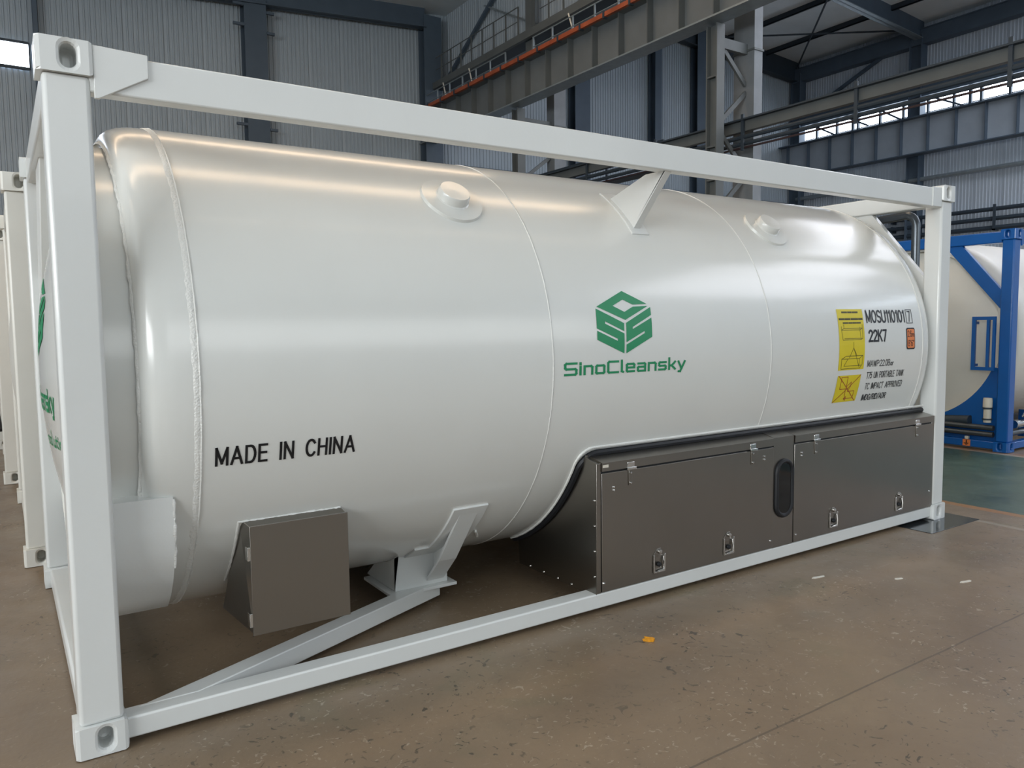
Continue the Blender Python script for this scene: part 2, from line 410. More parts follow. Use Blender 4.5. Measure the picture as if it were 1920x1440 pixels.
# ---- lattice columns carrying the girder: slim stiffened crane leg, lacing, boxed roof leg
def lattice_col(ya_, yb_, xf, rx0, rx1, rya, ryb, z1, label, upper=False):
    yc_ = (ya_+yb_)/2; e = empty('lattice_column', (XD, yc_, 0), label, 'column')
    y0, y1 = ya_-yc_, yb_-yc_; r0_, r1_ = rya-yc_, ryb-yc_
    O('front_leg', MB().box(0, xf, y0, y0+.03, 0, 7.36).box(0, xf, y1-.03, y1, 0, 7.36).box(xf*.5-.012, xf*.5+.012, y0+.03, y1-.03, 0, 7.36), 'colwarm', e)
    for z in (2.6, 4.35, 5.0, 6.35): O('stiffener', MB().box(0.004, xf*.5-.012, y0+.03, y1-.03, z, z+.03), 'colwarm', e)
    O('roof_leg', MB().box(rx0-XD, rx1-XD, r0_, r1_, 0, z1), 'colwhite', e)
    for z in (3.85, 5.55, 7.0, 8.4): O('joint_band', MB().box(rx0-XD-.02, rx1-XD+.02, r0_-.02, r1_+.02, z, z+.04), 'colwarm', e)
    z = .4; q = 1; p0, p1 = xf, rx0-XD; ym = (y0+y1)/2
    while z < 6.8:
        O('lacing', MB().bar((p0, ym, z if q > 0 else z+.7), (p1, ym, z+.7 if q > 0 else z), .05, .09), 'colwarm', e); z += .85; q = -q
    O('strut', MB().box(p0, p1, ym-.05, ym+.05, 6.95, 7.15), 'colwarm', e)
    if upper: O('upper_leg', MB().box(.28, .40, y0-.30, y0-.02, 8.42, 11.6), 'colwarm', e)
    return e
lattice_col(7.54, 7.82, .22, 12.80, 13.05, 7.46, 7.98, 13.4, 'pale grey lattice column with diagonal lacing, right of centre')
lattice_col(14.50, 14.78, .25, 13.0, 13.40, 14.45, 14.80, 13.4, 'grey lattice column under the girder near the picture centre', True)

# ---- lower girder behind the lattice columns (second bay crane track), with pipes, dark red conductor and walkway rail
le = empty('lower_girder', (12.45, 8, 5.0), 'long grey lower girder with dark red conductor crossing behind the lattice column', 'girder')
O('web', MB().box(0, .12, -11, 10.0, .34, .54), 'colwarm', le)
O('top_flange', MB().box(-.10, .16, -11, 10.0, .54, .57), 'dark', le)
O('pipe', MB().tube([(-.02, -11, .22), (-.02, 10.0, .22)], .045, 8), 'dark', le, smooth=True)
O('pipe', MB().tube([(.02, -11, .10), (.02, 10.0, .10)], .04, 8), 'dark', le, smooth=True)
O('conductor', MB().box(-.02, .02, -11, 10.0, .0, .03), 'maroon', le)
h0 = None
for i in range(9):
    yy = 9.2-i*2.45
    if h0 is None: h0 = O('hanger', MB().box(-.07, -.03, -.03, .03, -.05, .66), 'dark', le, loc=(0, yy, 0))
    else: link_copy(h0, le, (0, yy, 0))
O('walkway_handrail', MB().tube([(.35, 2.0, .72), (.35, 9.5, .72)], .03, 6), 'dark', le)
O('walkway_deck', MB().box(.12, .50, 2.0, 9.5, .02, .06), 'dark', le)
for yy in (2.0, 4.0, 6.0, 8.0, 9.4): O('walkway_post', MB().box(.33, .37, yy-.02, yy+.02, .06, .72), 'dark', le)

# ---- right wall: crane girder with stiffeners, beams, columns, pipes
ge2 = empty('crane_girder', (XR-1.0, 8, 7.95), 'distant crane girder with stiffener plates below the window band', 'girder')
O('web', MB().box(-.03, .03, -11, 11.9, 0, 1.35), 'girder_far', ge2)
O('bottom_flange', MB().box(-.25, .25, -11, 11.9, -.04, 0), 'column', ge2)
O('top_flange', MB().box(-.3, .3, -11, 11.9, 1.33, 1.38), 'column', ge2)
st0 = None; y = 11.5
while y > -4:
    if st0 is None: st0 = O('stiffener', MB().box(-.22, -.03, -.012, .012, 0, 1.33), 'column', ge2, loc=(0, y, 0))
    else: link_copy(st0, ge2, (0, y, 0))
    y -= 1.05
for i, (z, h, d, lab) in enumerate(((10.25, .42, .35, 'dark beam directly above the right window band'), (11.27, .07, .12, 'thin horizontal girt high on the right wall'), (12.25, .55, .4, 'dark eaves beam along the top of the right wall'))):
    e = empty('wall_beam', (XR-.1-d/2, 4, z), lab, 'beam')
    O('beam_web', MB().box(-d/2, d/2, -16, 15.9, 0, h), 'column', e); O('beam_flange', MB().box(-d/2-.06, d/2, -16, 15.9, h, h+.03), 'column', e)
for y, lab in ((14.1, 'dark column between the two bright right-hand window bands'), (19.6, 'dark column in the far corner of the window wall')):
    ibeam_col(XR-.35, y, 12.6, .42, .5, 'steel_column', lab, 'column')
tr = empty('window_bracing', (XR-.25, 14, 9.4), 'diagonal bracing bars in front of the right window band', 'brace')
for (a, b_) in (((0, 5.0, .9), (0, 3.6, .1)), ((0, 3.3, .85), (0, 2.2, .25)), ((0, 1.9, .9), (0, .5, 0)), ((0, -.5, .75), (0, -1.7, .15)), ((0, 5.3, .1), (0, 5.9, .8))):
    O('diagonal', MB().bar(a, b_, .07, .07), 'column', tr)
for yy in (2.9, -1.9): O('upright', MB().box(-.05, .05, yy-.05, yy+.05, 0, .9), 'column', tr)
ub = empty('wall_brace', (XR-.2, 16.5, 11.3), 'long diagonal brace on the upper right wall', 'brace')
O('bar', MB().bar((0, 1.6, 0), (0, -2.0, 1.5), .12, .12), 'column', ub); O('end_plate', MB().box(-.1, .1, -2.2, -1.8, 1.35, 1.6), 'column', ub)
for z, r, m_, lab in ((7.05, .09, 'rail', 'horizontal pipe with its highlight painted pale, high on the right wall'), (5.55, .08, 'dark', 'upper dark pipe of the rack on the right wall'), (5.20, .08, 'dark', 'middle dark pipe of the rack on the right wall'), (4.86, .09, 'dark', 'lowest dark pipe of the rack on the right wall')):  # top pipe is a dark tube, its bright highlight put into a paler metal
    e = empty('wall_pipe', (XR-.35, 5, z), lab, 'pipe')
    O('pipe_run', MB().tube([(0, -12, 0), (0, 14.6, 0)], r, 10), m_, e, smooth=True)
    for yy in (-8, -2, 4, 10): O('pipe_bracket', MB().box(-.03, .30, yy-.03, yy+.03, -.14, .10), 'dark', e)
rk = empty('pipe_rack', (XR-.5, 11, 4.75), 'dark hanger frames holding the pipes on the right wall', 'rack')
for yy in (-2.6, 0, 2.9): O('hanger_frame', MB().box(-.04, .04, yy-.04, yy+.04, 0, .95).box(-.04, .3, yy-.04, yy+.04, 0, .06), 'dark', rk)
e = ibeam_col(21.9, 19.72, 13.2, .35, .4, 'steel_column', 'dark column on the far wall seen through the girder opening', 'column')
e = ibeam_col(24.55, 19.72, 13.4, .95, .4, 'steel_column', 'broad dark column beside the lattice column on the far wall', 'column')
e = ibeam_col(18.1, 19.72, 13.4, .7, .4, 'steel_column', 'dark column on the far wall below the girder centre', 'column')
gb = empty('wall_beam', (22, 19.6, 6.55), 'horizontal dark girt on the far wall of the second bay', 'beam')
O('beam_web', MB().box(-9, 8.9, -.1, .1, 0, .22), 'column', gb); O('beam_flange', MB().box(-9, 8.9, -.16, .1, .22, .25), 'column', gb)

# ---- second bay roof steel: rafters, purlins, tie rods
for yy, lab in ((14.0, 'broad roof rafter with pale lower flange at top right'), (7.6, 'roof rafter of the second bay above the window wall')):
    e = rafter(13.4, XR-.2, yy, lambda x: zroof2(x)-.72, .72, .05, 'column', 'roof_rafter', lab)
    o_ = [c for c in e.children if c.name.startswith('bottom_flange')][0]; o_.data.materials[0] = M['rail']
rafter(13.4, XR-.2, 19.7, lambda x: zroof2(x)-.9, .9, .05, 'dark', 'roof_rafter', 'dark end rafter in the far corner of the second bay')
for i, xp in enumerate((16, 18.5, 21, 23.5, 26, 28.5)):
    e = empty('roof_purlin', (xp, 10, zroof2(xp)-.2), 'dark roof purlin number %s from the window wall' % ['six', 'five', 'four', 'three', 'two', 'one'][i], 'purlin')
    e['label'] = ['dark roof purlin nearest the lattice column', 'dark roof purlin, second from the lattice column', 'dark roof purlin, third from the lattice column', 'dark roof purlin, third from the window wall', 'dark roof purlin, second from the window wall', 'dark roof purlin nearest the window wall'][i]
    e['group'] = 'purlins under the second bay roof'
    O('purlin_web', MB().box(-.02, .02, -10, 9.9, 0, .2), 'dark', e); O('purlin_flange', MB().box(-.02, .08, -10, 9.9, 0, .02), 'dark', e)
tie = empty('roof_bracing', (24.5, 17, 12.0), 'crossed thin tie rods under the second bay roof', 'brace')
def zr(x): return zroof2(x)-.35-12.0
for (xa, ya_, xb, yb_) in ((19.0, 14.1, 25.0, 19.6), (25.0, 14.1, 19.0, 19.6), (25.0, 14.1, 30.5, 19.6), (30.5, 14.1, 25.0, 19.6), (22, 14.1, 22, 19.6), (13.6, 14.1, 19, 19.6), (19, 14.1, 13.6, 19.6)):
    O('tie_rod', MB().tube([(xa-24.5, ya_-17, zr(xa)), (xb-24.5, yb_-17, zr(xb))], .035, 6), 'dark', tie, smooth=True)
lp = empty('high_bay_lamp', (24.3, 10.7, 12.35), 'round hanging high-bay lamp beside the roof rafter', 'lamp')
O('lamp_shade', MB().lathe([(.0, .26), (.08, .22), (.22, .10), (.36, .06), (.36, 0)], 24, axis='z'), 'lamp', lp, smooth=True)
O('stem', MB().box(-.015, .015, -.015, .015, .36, 1.1), 'dark', lp); O('lens', MB().lathe([(.01, .24), (.01, 0)], 24, axis='z'), 'scrap', lp)

# ================================================================== TANK CONTAINERS
LN, WD, HT = 6.058, 2.438, 2.591
TY, TZ, TR = 1.219, 1.37, 1.19
def stadium(cx, cz, hw, hh, n=8):
    pts = []
    if hh >= hw:
        for k in range(n+1): a = PI*k/n; pts.append((cx+hw*math.cos(a), cz+hh-hw+hw*math.sin(a)))
        for k in range(n+1): a = PI+PI*k/n; pts.append((cx+hw*math.cos(a), cz-hh+hw+hw*math.sin(a)))
    else:
        for k in range(n+1): a = -PI/2+PI*k/n; pts.append((cx+hw-hh+hh*math.cos(a), cz+hh*math.sin(a)))
        for k in range(n+1): a = PI/2+PI*k/n; pts.append((cx-hw+hh+hh*math.cos(a), cz+hh*math.sin(a)))
    return pts
def holed(mb, w, h, hole, P, depth):
    """rectangle 0..w x 0..h with an oval hole sunk to depth; P(u,v,d)->xyz"""
    n = len(hole); cu = sum(p[0] for p in hole)/n; cv = sum(p[1] for p in hole)/n
    outer = []
    for (u, v) in hole:
        du, dv = u-cu, v-cv
        t = min([( (w-cu)/du if du > 1e-9 else -cu/du if du < -1e-9 else 1e9), ((h-cv)/dv if dv > 1e-9 else -cv/dv if dv < -1e-9 else 1e9)])
        outer.append([cu+du*t, cv+dv*t])
    for c in ((0, 0), (w, 0), (w, h), (0, h)):
        i = min(range(n), key=lambda i: (outer[i][0]-c[0])**2+(outer[i][1]-c[1])**2); outer[i] = list(c)
    vs = [P(u, v, 0) for u, v in outer]+[P(u, v, 0) for u, v in hole]+[P(u, v, depth) for u, v in hole]
    fs = []
    for i in range(n):
        j = (i+1) % n; fs += [(i, j, n+j, n+i), (n+i, n+j, 2*n+j, 2*n+i)]
    fs.append(tuple(range(2*n, 3*n)))
    mb.add(vs, fs)
def casting_mesh():
    a, b, c = .178, .162, .118
    mb = MB()
    holed(mb, a, c, stadium(.100, .062, .026, .041), lambda u, v, d: (u, d, v), .10)
    holed(mb, b, c, stadium(.090, .062, .026, .041), lambda u, v, d: (d, u, v), .06)
    mb.add([(0, b, 0), (a, b, 0), (a, b, c), (0, b, c), (a, 0, 0), (a, 0, c)], [(0, 1, 2, 3), (1, 4, 5, 2)])
    mb.add([(0, 0, 0), (a, 0, 0), (a, b, 0), (0, b, 0)], [(0, 1, 2, 3)]); mb.add([(0, 0, c), (a, 0, c), (a, b, c), (0, b, c)], [(0, 1, 2, 3)])
    return mb
def circ(th, r=TR): a = math.radians(th); return (TY-r*math.cos(a), TZ+r*math.sin(a))
def dish_x(r, apex=.0, rc=2.6): return apex+rc-math.sqrt(rc*rc-r*r)

def frame(root, fm, bz=1.45, by=1.0):
    """corner castings, posts, rails, end beams, corner braces of a 20 ft frame, in container space"""
    cb = None
    for ix in (0, 1):
        for iy in (0, 1):
            for iz in (0, 1):
                if cb is None:
                    cb = O('corner_casting', casting_mesh(), fm, root, fix=True)
                    md = cb.modifiers.new('bevel', 'BEVEL'); md.width = .015; md.segments = 2; md.limit_method = 'ANGLE'; md.angle_limit = math.radians(50)
                    c = cb
                else: c = link_copy(cb, root)
                c.location = (ix*LN, iy*WD, HT-.118 if iz else 0); c.scale = (-1 if ix else 1, -1 if iy else 1, 1)
    def xm(ix, a): return LN-a if ix else a
    def ym(iy, a): return WD-a if iy else a
    def bx(name, x0, x1, y0, y1, z0, z1, bv=.012): return O(name, MB().box(min(x0, x1), max(x0, x1), min(y0, y1), max(y0, y1), z0, z1), fm, root, bevel=bv)
    for ix in (0, 1):
        for iy in (0, 1): bx('corner_post', xm(ix, .016), xm(ix, .166), ym(iy, .016), ym(iy, .150), .116, HT-.116, .016)
        bx('top_end_beam', xm(ix, .03), xm(ix, .14), .16, WD-.16, HT-.15, HT-.02)
        bx('bottom_end_beam', xm(ix, .03), xm(ix, .17), .16, WD-.16, .02, .112)
        for iy in (0, 1):      # 45 degree corner braces of the end frame
            p = [(ym(iy, .15), bz), (ym(iy, .15), 1.885), (ym(iy, .62), 2.445), (ym(iy, by), 2.445)]
            if iy: p = p[::-1]
            O('corner_brace', MB().prism(p, 'x', xm(ix, .06), xm(ix, .12)), fm, root, bevel=.006)
    for iy in (0, 1):
        bx('top_side_rail', .16, LN-.16, ym(iy, .022), ym(iy, .100), HT-.168, HT-.026, .008)
        bx('bottom_side_rail', .17, LN-.17, ym(iy, .028), ym(iy, .125), .022, .105, .008)
        for ix in (0, 1):
            p = [(.176, 2.585), (.176, 2.40), (.190, 2.40), (.356, 2.495), (.356, 2.578)]
            if ix == 0: O('gusset_plate', MB().prism(p, 'y', ym(iy, .010), ym(iy, .026)), fm, root, bevel=.003)
            else: bx('gusset_plate', LN-.30, LN-.176, ym(iy, .014), ym(iy, .03), HT-.165, HT-.022, .003)

def tank(root, tm, xr=5.70):
    prof = [(.285, 1.085), (.284, 1.10), (.290, 1.125), (.303, 1.147), (.325, 1.165), (.36, 1.179), (.41, 1.187), (.48, TR)]
    prof += [(x_, TR) for x_ in (1.3, 2.205, 3.06, 3.925, 4.8, xr)]
    prof += [(xr+.06, 1.187), (xr+.10, 1.179), (xr+.125, 1.165), (xr+.14, 1.147), (xr+.148, 1.12), (xr+.15, 1.085)]
    sh = O('tank_shell', MB().lathe(prof, 160, (TY, TZ)), tm, root, smooth=True, ang=60)
    O('end_skirt', MB().lathe([(.10, 1.055), (.10, 1.085), (.29, 1.085), (.29, 1.055), (.10, 1.055)], 128, (TY, TZ)), tm, root, smooth=True)
    O('end_skirt', MB().lathe([(xr+.14, 1.055), (xr+.14, 1.085), (LN-.08, 1.085), (LN-.08, 1.055), (xr+.14, 1.055)], 128, (TY, TZ)), tm, root, smooth=True)
    O('dished_head', MB().lathe([(dish_x(r), r) for r in (1e-4, .15, .3, .45, .6, .75, .9, 1.0, 1.06)], 96, (TY, TZ)), tm, root, smooth=True, ang=70)
    O('dished_head', MB().lathe([(LN-dish_x(r), r) for r in (1e-4, .15, .3, .45, .6, .75, .9, 1.0, 1.06)], 96, (TY, TZ)), tm, root, smooth=True, ang=70)
    return sh
def ring_weld(parent, x, r, w, h, wm, a0=0, a1=360, n=260, jit=.25):
    mb = MB(); N = int(n*(a1-a0)/360); full = a1-a0 >= 360
    cnt = N if full else N+1
    for k in range(cnt):
        a = math.radians(a0+(a1-a0)*k/N); j = 1+random.uniform(-jit, jit); hw = w/2*(1+random.uniform(-jit, jit)*.6); dx = random.uniform(-1, 1)*w*.08
        for (dx_, rr) in ((-hw, r-.002), (-hw*.55, r+h*j*.8), (hw*.55, r+h*j), (hw, r-.002)):
            mb.v.append((x+dx+dx_, TY-rr*math.cos(a), TZ+rr*math.sin(a)))
    for k in range(N if full else N):
        l = (k+1) % cnt
        for q in range(3): mb.f.append((4*k+q, 4*k+q+1, 4*l+q+1, 4*l+q))
    return O('weld_seam', mb, wm, parent, smooth=True, ang=80)

# ------------------------------------------------------------------ the container in front
C = empty('tank_container', (0, 0, .004), 'big white tank container with green logo filling the picture', 'tank container')
frame(C, 'white')
sh = tank(C, 'tank')
ring_weld(sh, .48, TR, .034, .0028, 'weld')
ring_weld(sh, .490, TR, .007, .0055, 'weld')
ring_weld(sh, 2.205, TR, .009, .0028, 'weld'); ring_weld(sh, 3.925, TR, .009, .0028, 'weld')
ring_weld(sh, 5.70, TR, .012, .0045, 'weld'); ring_weld(sh, .286, 1.10, .018, .009, 'weld', jit=.5); ring_weld(sh, 5.852, 1.10, .018, .008, 'weld', jit=.5)

# nozzles: round wrapped pad + plugged boss
def nozzle(x, th, name='nozzle'):
    a = math.radians(th); nrm = Vector((0, -math.cos(a), math.sin(a)))
    mb = MB(); R_ = .165; rings = 8; seg = 48
    def sp(u, s, off): t = a+s/TR; return (x+u, TY-(TR+off)*math.cos(t), TZ+(TR+off)*math.sin(t))
    vs = []; fs = []
    for i in range(rings+1):
        for k in range(seg):
            q = 2*PI*k/seg; rr = R_*i/rings if i else 0.001
            vs.append(sp(rr*math.cos(q), rr*math.sin(q), .015))
    for k in range(seg): q = 2*PI*k/seg; vs.append(sp((R_+.006)*math.cos(q), (R_+.006)*math.sin(q), -.003))
    for i in range(rings+1):
        for k in range(seg): l = (k+1) % seg; fs.append((i*seg+k, i*seg+l, (i+1)*seg+l, (i+1)*seg+k))
    pad = O('nozzle_pad', MB().add(vs, fs), 'tank', sh, smooth=True, ang=50)
    c0 = Vector((x, circ(th)[0], circ(th)[1])); mb = MB()
    e1 = Vector((1, 0, 0)); e2 = nrm.cross(e1)
    prof = [(-.01, .098), (.012, .094), (.018, .086), (.050, .084), (.060, .078), (.062, .0)]
    vs = [tuple(c0+nrm*h+(e1*math.cos(2*PI*k/40)+e2*math.sin(2*PI*k/40))*max(r, .0005)) for (h, r) in prof for k in range(40)]
    fs = [(i*40+k, i*40+(k+1) % 40, (i+1)*40+(k+1) % 40, (i+1)*40+k) for i in range(len(prof)-1) for k in range(40)]
    O('nozzle_plug', MB().add(vs, fs), 'tank', sh, smooth=True, ang=40)
nozzle(1.825, 45.5); nozzle(4.29, 45.0)

# upper bracket from top rail to tank, boxed, with curved foot pad
def arc_pts(t0, t1, r, n=10): return [circ(t0+(t1-t0)*k/n, r) for k in range(n+1)]
def wrap_pad(name, x0, x1, t0, t1, m_, parent, th=.008, n=16, rc=.0):
    mb = MB()
    for k in range(n+1):
        t = t0+(t1-t0)*k/n
        for (xx_, r) in ((x0, TR-.004), (x0, TR+th), (x1, TR+th), (x1, TR-.004)): y_, z_ = circ(t, r); mb.v.append((xx_, y_, z_))
    for k in range(n):
        for q in range(4): l = (q+1) % 4; mb.f.append((4*k+q, 4*k+l, 4*k+4+l, 4*k+4+q))
    mb.f += [(0, 1, 2, 3), tuple(4*n+q for q in (3, 2, 1, 0))]
    return O(name, mb, m_, parent, bevel=.003)
br = O('upper_bracket', MB().prism([(.035, 2.428), (.20, 2.428)]+arc_pts(54, 40, TR-.005), 'x', 3.0, 3.012), 'white', C, bevel=.002)
O('bracket_flange', MB().hexa([(3.0, .035, 2.428), (3.05, .035, 2.428), (3.05, .05, 2.428), (3.0, .05, 2.428)],
    [(3.0, circ(40)[0]-.012, circ(40)[1]), (3.05, circ(40)[0]-.012, circ(40)[1]), (3.05, circ(40)[0]+.005, circ(40)[1]), (3.0, circ(40)[0]+.005, circ(40)[1])]), 'white', br, bevel=.002)
wrap_pad('bracket_pad', 2.965, 3.10, 37.5, 57, 'white', br)

# lower left support between end frame and tank
pl = [(.118, .915), (.118, .79), (.128, .70), (.155, .62), (.20, .55), (.27, .47), (.36, .395)]+arc_pts(-58, -78, TR+.004, 5)+[(1.0, .5), (.7, .915)]
O('skirt_support', MB().prism(pl, 'x', .15, .388), 'white', C, smooth=True, ang=40)
pr_ = [(WD-p[0], p[1]) for p in pl][::-1]
O('skirt_support', MB().prism(pr_, 'x', .15, .388), 'white', C, smooth=True, ang=40)
pq = [(.118, .875), (.118, .80), (.5, .80), (.5, .875)]
O('skirt_support', MB().prism(pq, 'x', 5.70, 5.92), 'white', C, bevel=.006)
wm_ = MB().tube([(.39+random.uniform(-.002, .002), .121+max(0, k-7)*.0035, .905-.018*k) for k in range(17)], .006, 6, jit=.5)
O('weld_bead', wm_, 'weld', C, smooth=True)

# saddle and diagonal strut, front and rear side
def saddle(mir):
    f = (lambda y: WD-y) if mir else (lambda y: y)
    def P(poly): return [(f(a), b) for a, b in poly][::(-1 if mir else 1)]
    sd_ = O('saddle', MB().prism(P([(.70, .105), (.70, .33)]+[circ(-62), circ(-70), circ(-78)]+[(1.10, .105)]), 'x', 1.60, 1.93), 'white', C, bevel=.005)
    O('saddle_web', MB().prism(P([(.72, .12), (.60, .25), (.545, .29), (.305, .595)]+arc_pts(-40, -66, TR-.004, 10)+[(.80, .12)]), 'x', 1.845, 1.857), 'white', sd_, bevel=.002)
    fl = [(.298, .600), (.545, .285), (.705, .125)]; mb = MB()
    for (y_, z_) in fl:
        for (x_, d) in ((1.795, 0), (1.905, 0), (1.905, .014), (1.795, .014)): mb.v.append((x_, f(y_+d), z_+d*.5))
    for k in (0, 1):
        for q in range(4): mb.f.append((4*k+q, 4*k+(q+1) % 4, 4*k+4+(q+1) % 4, 4*k+4+q))
    mb.f += [(0, 1, 2, 3), (8, 9, 10, 11)]
    O('saddle_flange', mb, 'white', sd_, bevel=.002)
    if not mir:
        wrap_pad('saddle_pad', 1.745, 1.955, -38, -57, 'white', sd_, th=.011)
        wrap_pad('saddle_pad', 1.66, 1.965, -57, -74, 'white', sd_, th=.011)
        O('stud', MB().bar((1.985, circ(-51, TR+.006)[0], circ(-51, TR+.006)[1]), (2.035, circ(-55, TR+.006)[0], circ(-55, TR+.006)[1]), .010, .014), 'weld', sd_)
    O('saddle_foot', MB().box(1.56, 1.97, min(f(.66), f(1.05)), max(f(.66), f(1.05)), .088, .106), 'white', sd_, bevel=.003)
    O('diagonal_strut', MB().prism([(u, f(v)) for u, v in [(.217, .10), (.451, .10), (1.89, .717), (1.854, .801)]], 'z', .024, .108), 'white', C, bevel=.005)
saddle(False); saddle(True)

# steel valve box under the tank
vb = O('valve_box', MB().add([(.69, .155, .268), (1.12, .155, .268), (1.12, .155, .735), (.69, .155, .735),
                             (.655, .56, .268), (1.11, .56, .268), (1.105, .225, .765), (.662, .225, .765)],
                            [(0, 1, 2, 3), (0, 4, 5, 1), (3, 2, 6, 7), (0, 3, 7, 4), (1, 5, 6, 2), (4, 7, 6, 5)]), 'steel', C, bevel=.003)
O('cover_panel', MB().box(.686, 1.124, .147, .155, .262, .740), 'steel', vb, bevel=.002)
for z in (.62, .33): O('hinge', MB().box(.674, .690, .150, .185, z-.03, z+.03), 'chrome', vb, bevel=.002)
bead = [(.655+(1.11-.655)*k/40, circ(-31.2, TR+.001)[0], circ(-31.2, TR+.001)[1]+random.uniform(-.002, .002)) for k in range(41)]
bead = [(.655, *circ(-31.2-22*k/24, TR+.002)) for k in range(24, 0, -1)] + bead
O('weld_bead', MB().tube(bead, .0055, 6, jit=.4), 'weld', vb, smooth=True)

# steel equipment cabinet: body, doors with hinges and latches, window pillar, gasket
X0, X1 = 2.485, 5.905
arc = arc_pts(-25, -69, TR+.022, 18)
cab = O('cabinet', MB().prism([(.775, .09), (.115, .09), (.036, .105), (.036, .822), (.125, .846)]+arc, 'x', X0+.004, X1-.004), 'steel', C)
O('side_panel', MB().prism([(.775, .088), (.03, .088), (.03, .824), (.12, .850)]+arc, 'x', X0-.002, X0+.004), 'steel', cab)
O('lid', MB().prism([(.016, .780), (.016, .826), (.126, .852), (.126, .846), (.030, .818), (.030, .780)], 'x', X0+.032, 3.952), 'steel', cab)
O('lid', MB().prism([(.016, .780), (.016, .826), (.126, .852), (.126, .846), (.030, .818), (.030, .780)], 'x', 4.168, X1-.03), 'steel', cab)
O('edge_post', MB().box(X0, X0+.030, .026, .036, .106, .824), 'steel', cab, bevel=.002)
O('edge_post', MB().box(X1-.045, X1, .026, .036, .106, .824), 'steel', cab, bevel=.002)
O('pillar', MB().prism([(.026, .106), (.026, .828), (.126, .855), (.126, .849), (.034, .824), (.034, .106)], 'x', 3.958, 4.162), 'steel', cab)
O('door_gap_shade', MB().box(X0+.030, 3.956, .030, .0365, .766, .784).box(X0+.029, X0+.0355, .030, .0365, .108, .766), 'black', cab)  # black strips put in as the dark gap under the lid and beside the doors
O('door_gap_shade', MB().box(4.162, X1-.045, .030, .0365, .766, .784).box(4.1615, 4.170, .030, .0365, .108, .766), 'black', cab)
doors = []
for (a, b_) in ((X0+.034, 3.954), (4.168, X1-.048)):
    doors.append(O('door', MB().box(a, b_, .022, .034, .110, .768), 'steel', cab, bevel=.002))
wnd = O('window_gasket', MB().tube([(u, .022, v) for u, v in stadium(4.062, .490, .078, .180, 12)], .016, 10, closed=True), 'black', cab, smooth=True)
O('window_pane', MB().prism(stadium(4.062, .490, .078, .180, 12), 'y', .016, .030), 'glass', cab)
for (x_, d) in ((2.722, 0), (3.745, 0), (4.388, 1), (5.637, 1)):
    hg = O('hinge', MB().box(x_-.026, x_+.026, .012, .030, .775, .812).box(x_-.030, x_+.036, .006, .020, .770, .784), 'chrome', doors[d], bevel=.002)
    O('hinge_strap', MB().box(x_-.014, x_+.010, .016, .022, .682, .772), 'steel', doors[d], bevel=.001)
    for z in (.752, .695): O('rivet', MB().lathe([(.008, 1e-4), (.009, .006), (.016, .008)], 8, (x_-.002, z), axis='y'), 'chrome', doors[d], smooth=True)
for (x_, d) in ((2.942, 0), (3.530, 0), (4.600, 1), (5.412, 1)):
    z = .150
    lt = O('latch', MB().prism([(x_-.045, z), (x_+.045, z), (x_+.045, z+.10), (x_+.015, z+.135), (x_-.015, z+.135), (x_-.045, z+.10)], 'y', .018, .022), 'steel', doors[d], bevel=.001)
    for q in (((x_-.045, x_+.045), (z-.004, z+.004)), ((x_-.047, x_-.039), (z, z+.10)), ((x_+.039, x_+.047), (z, z+.10))):
        O('latch_rim', MB().box(q[0][0], q[0][1], .012, .018, q[1][0], q[1][1]), 'chrome', doors[d], bevel=.001)
    O('latch_hasp', MB().tube([(x_+.028, .010, z+.09), (x_+.028, .004, z+.05), (x_+.028, .008, z+.01), (x_-.02, .008, z+.005)], .006, 8), 'chrome', doors[d], smooth=True)
    O('latch_knob', MB().lathe([(.0, 1e-4), (.002, .012), (.014, .014), (.018, .009)], 14, (x_-.008, z+.045), axis='y'), 'black', doors[d], smooth=True)
    O('latch_bolt', MB().lathe([(.004, 1e-4), (.006, .012), (.018, .013)], 12, (x_, z+.118), axis='y'), 'chrome', doors[d], smooth=True)
for (x_, z, d) in ((2.60, .685, 0), (2.60, .668, 0), (3.86, .72, 0), (3.86, .70, 0), (4.24, .705, 1), (4.24, .685, 1), (5.84, .235, 1), (2.53, .16, 0), (3.93, .16, 0), (4.19, .16, 1)):
    O('rivet', MB().lathe([(.014, 1e-4), (.016, .006), (.022, .008)], 8, (x_, z), axis='y'), 'chrome', doors[d], smooth=True)
for (y_, z) in [(.045, z) for z in (.20, .34, .48, .62)]+[(y_, .10) for y_ in (.12, .25, .38, .52, .66)]:
    O('rivet', MB().lathe([(X0-.008, 1e-4), (X0-.006, .006), (X0-.001, .007)], 8, (y_, z), axis='x'), 'chrome', cab, smooth=True)
# black rubber gasket and white lip following the tank around the cabinet opening
def gpath(off, xo, tt, xend):
    p = [(X0+xo, *circ(t, TR+off)) for t in [-70+(tt-5+70)*k/24 for k in range(25)]]
    for k in range(1, 7):
        a = PI/2*k/6; p.append((X0+xo+.10*(1-math.cos(a)), *circ(tt-5+5*math.sin(a), TR+off)))
    p += [(X0+xo+.10+(xend-X0-xo-.10)*k/12, *circ(tt, TR+off)) for k in range(1, 13)]
    return p
O('gasket', MB().tube(gpath(.012, -.012, -25.0, X1), .019, 8), 'black', cab, smooth=True)
O('tank_lip', MB().tube(gpath(.004, -.040, -23.4, X1), .008, 6, jit=.15), 'weld', cab, smooth=True)

O('label_sticker', MB().box(X0+.036, X0+.075, .0145, .0162, .800, .815), 'cream', cab)
# pipe behind the far end frame
O('vent_pipe', MB().tube([(6.12, .85, 2.40), (6.12, .43, 2.425)]+[(6.12, .43-.09*math.sin(a), 2.425-.09*(1-math.cos(a))) for a in (.3, .6, .9, 1.2, PI/2)]+[(6.12, .34, 1.5), (6.12, .34, .9)], .033, 14), 'grey_pipe', C, smooth=True)

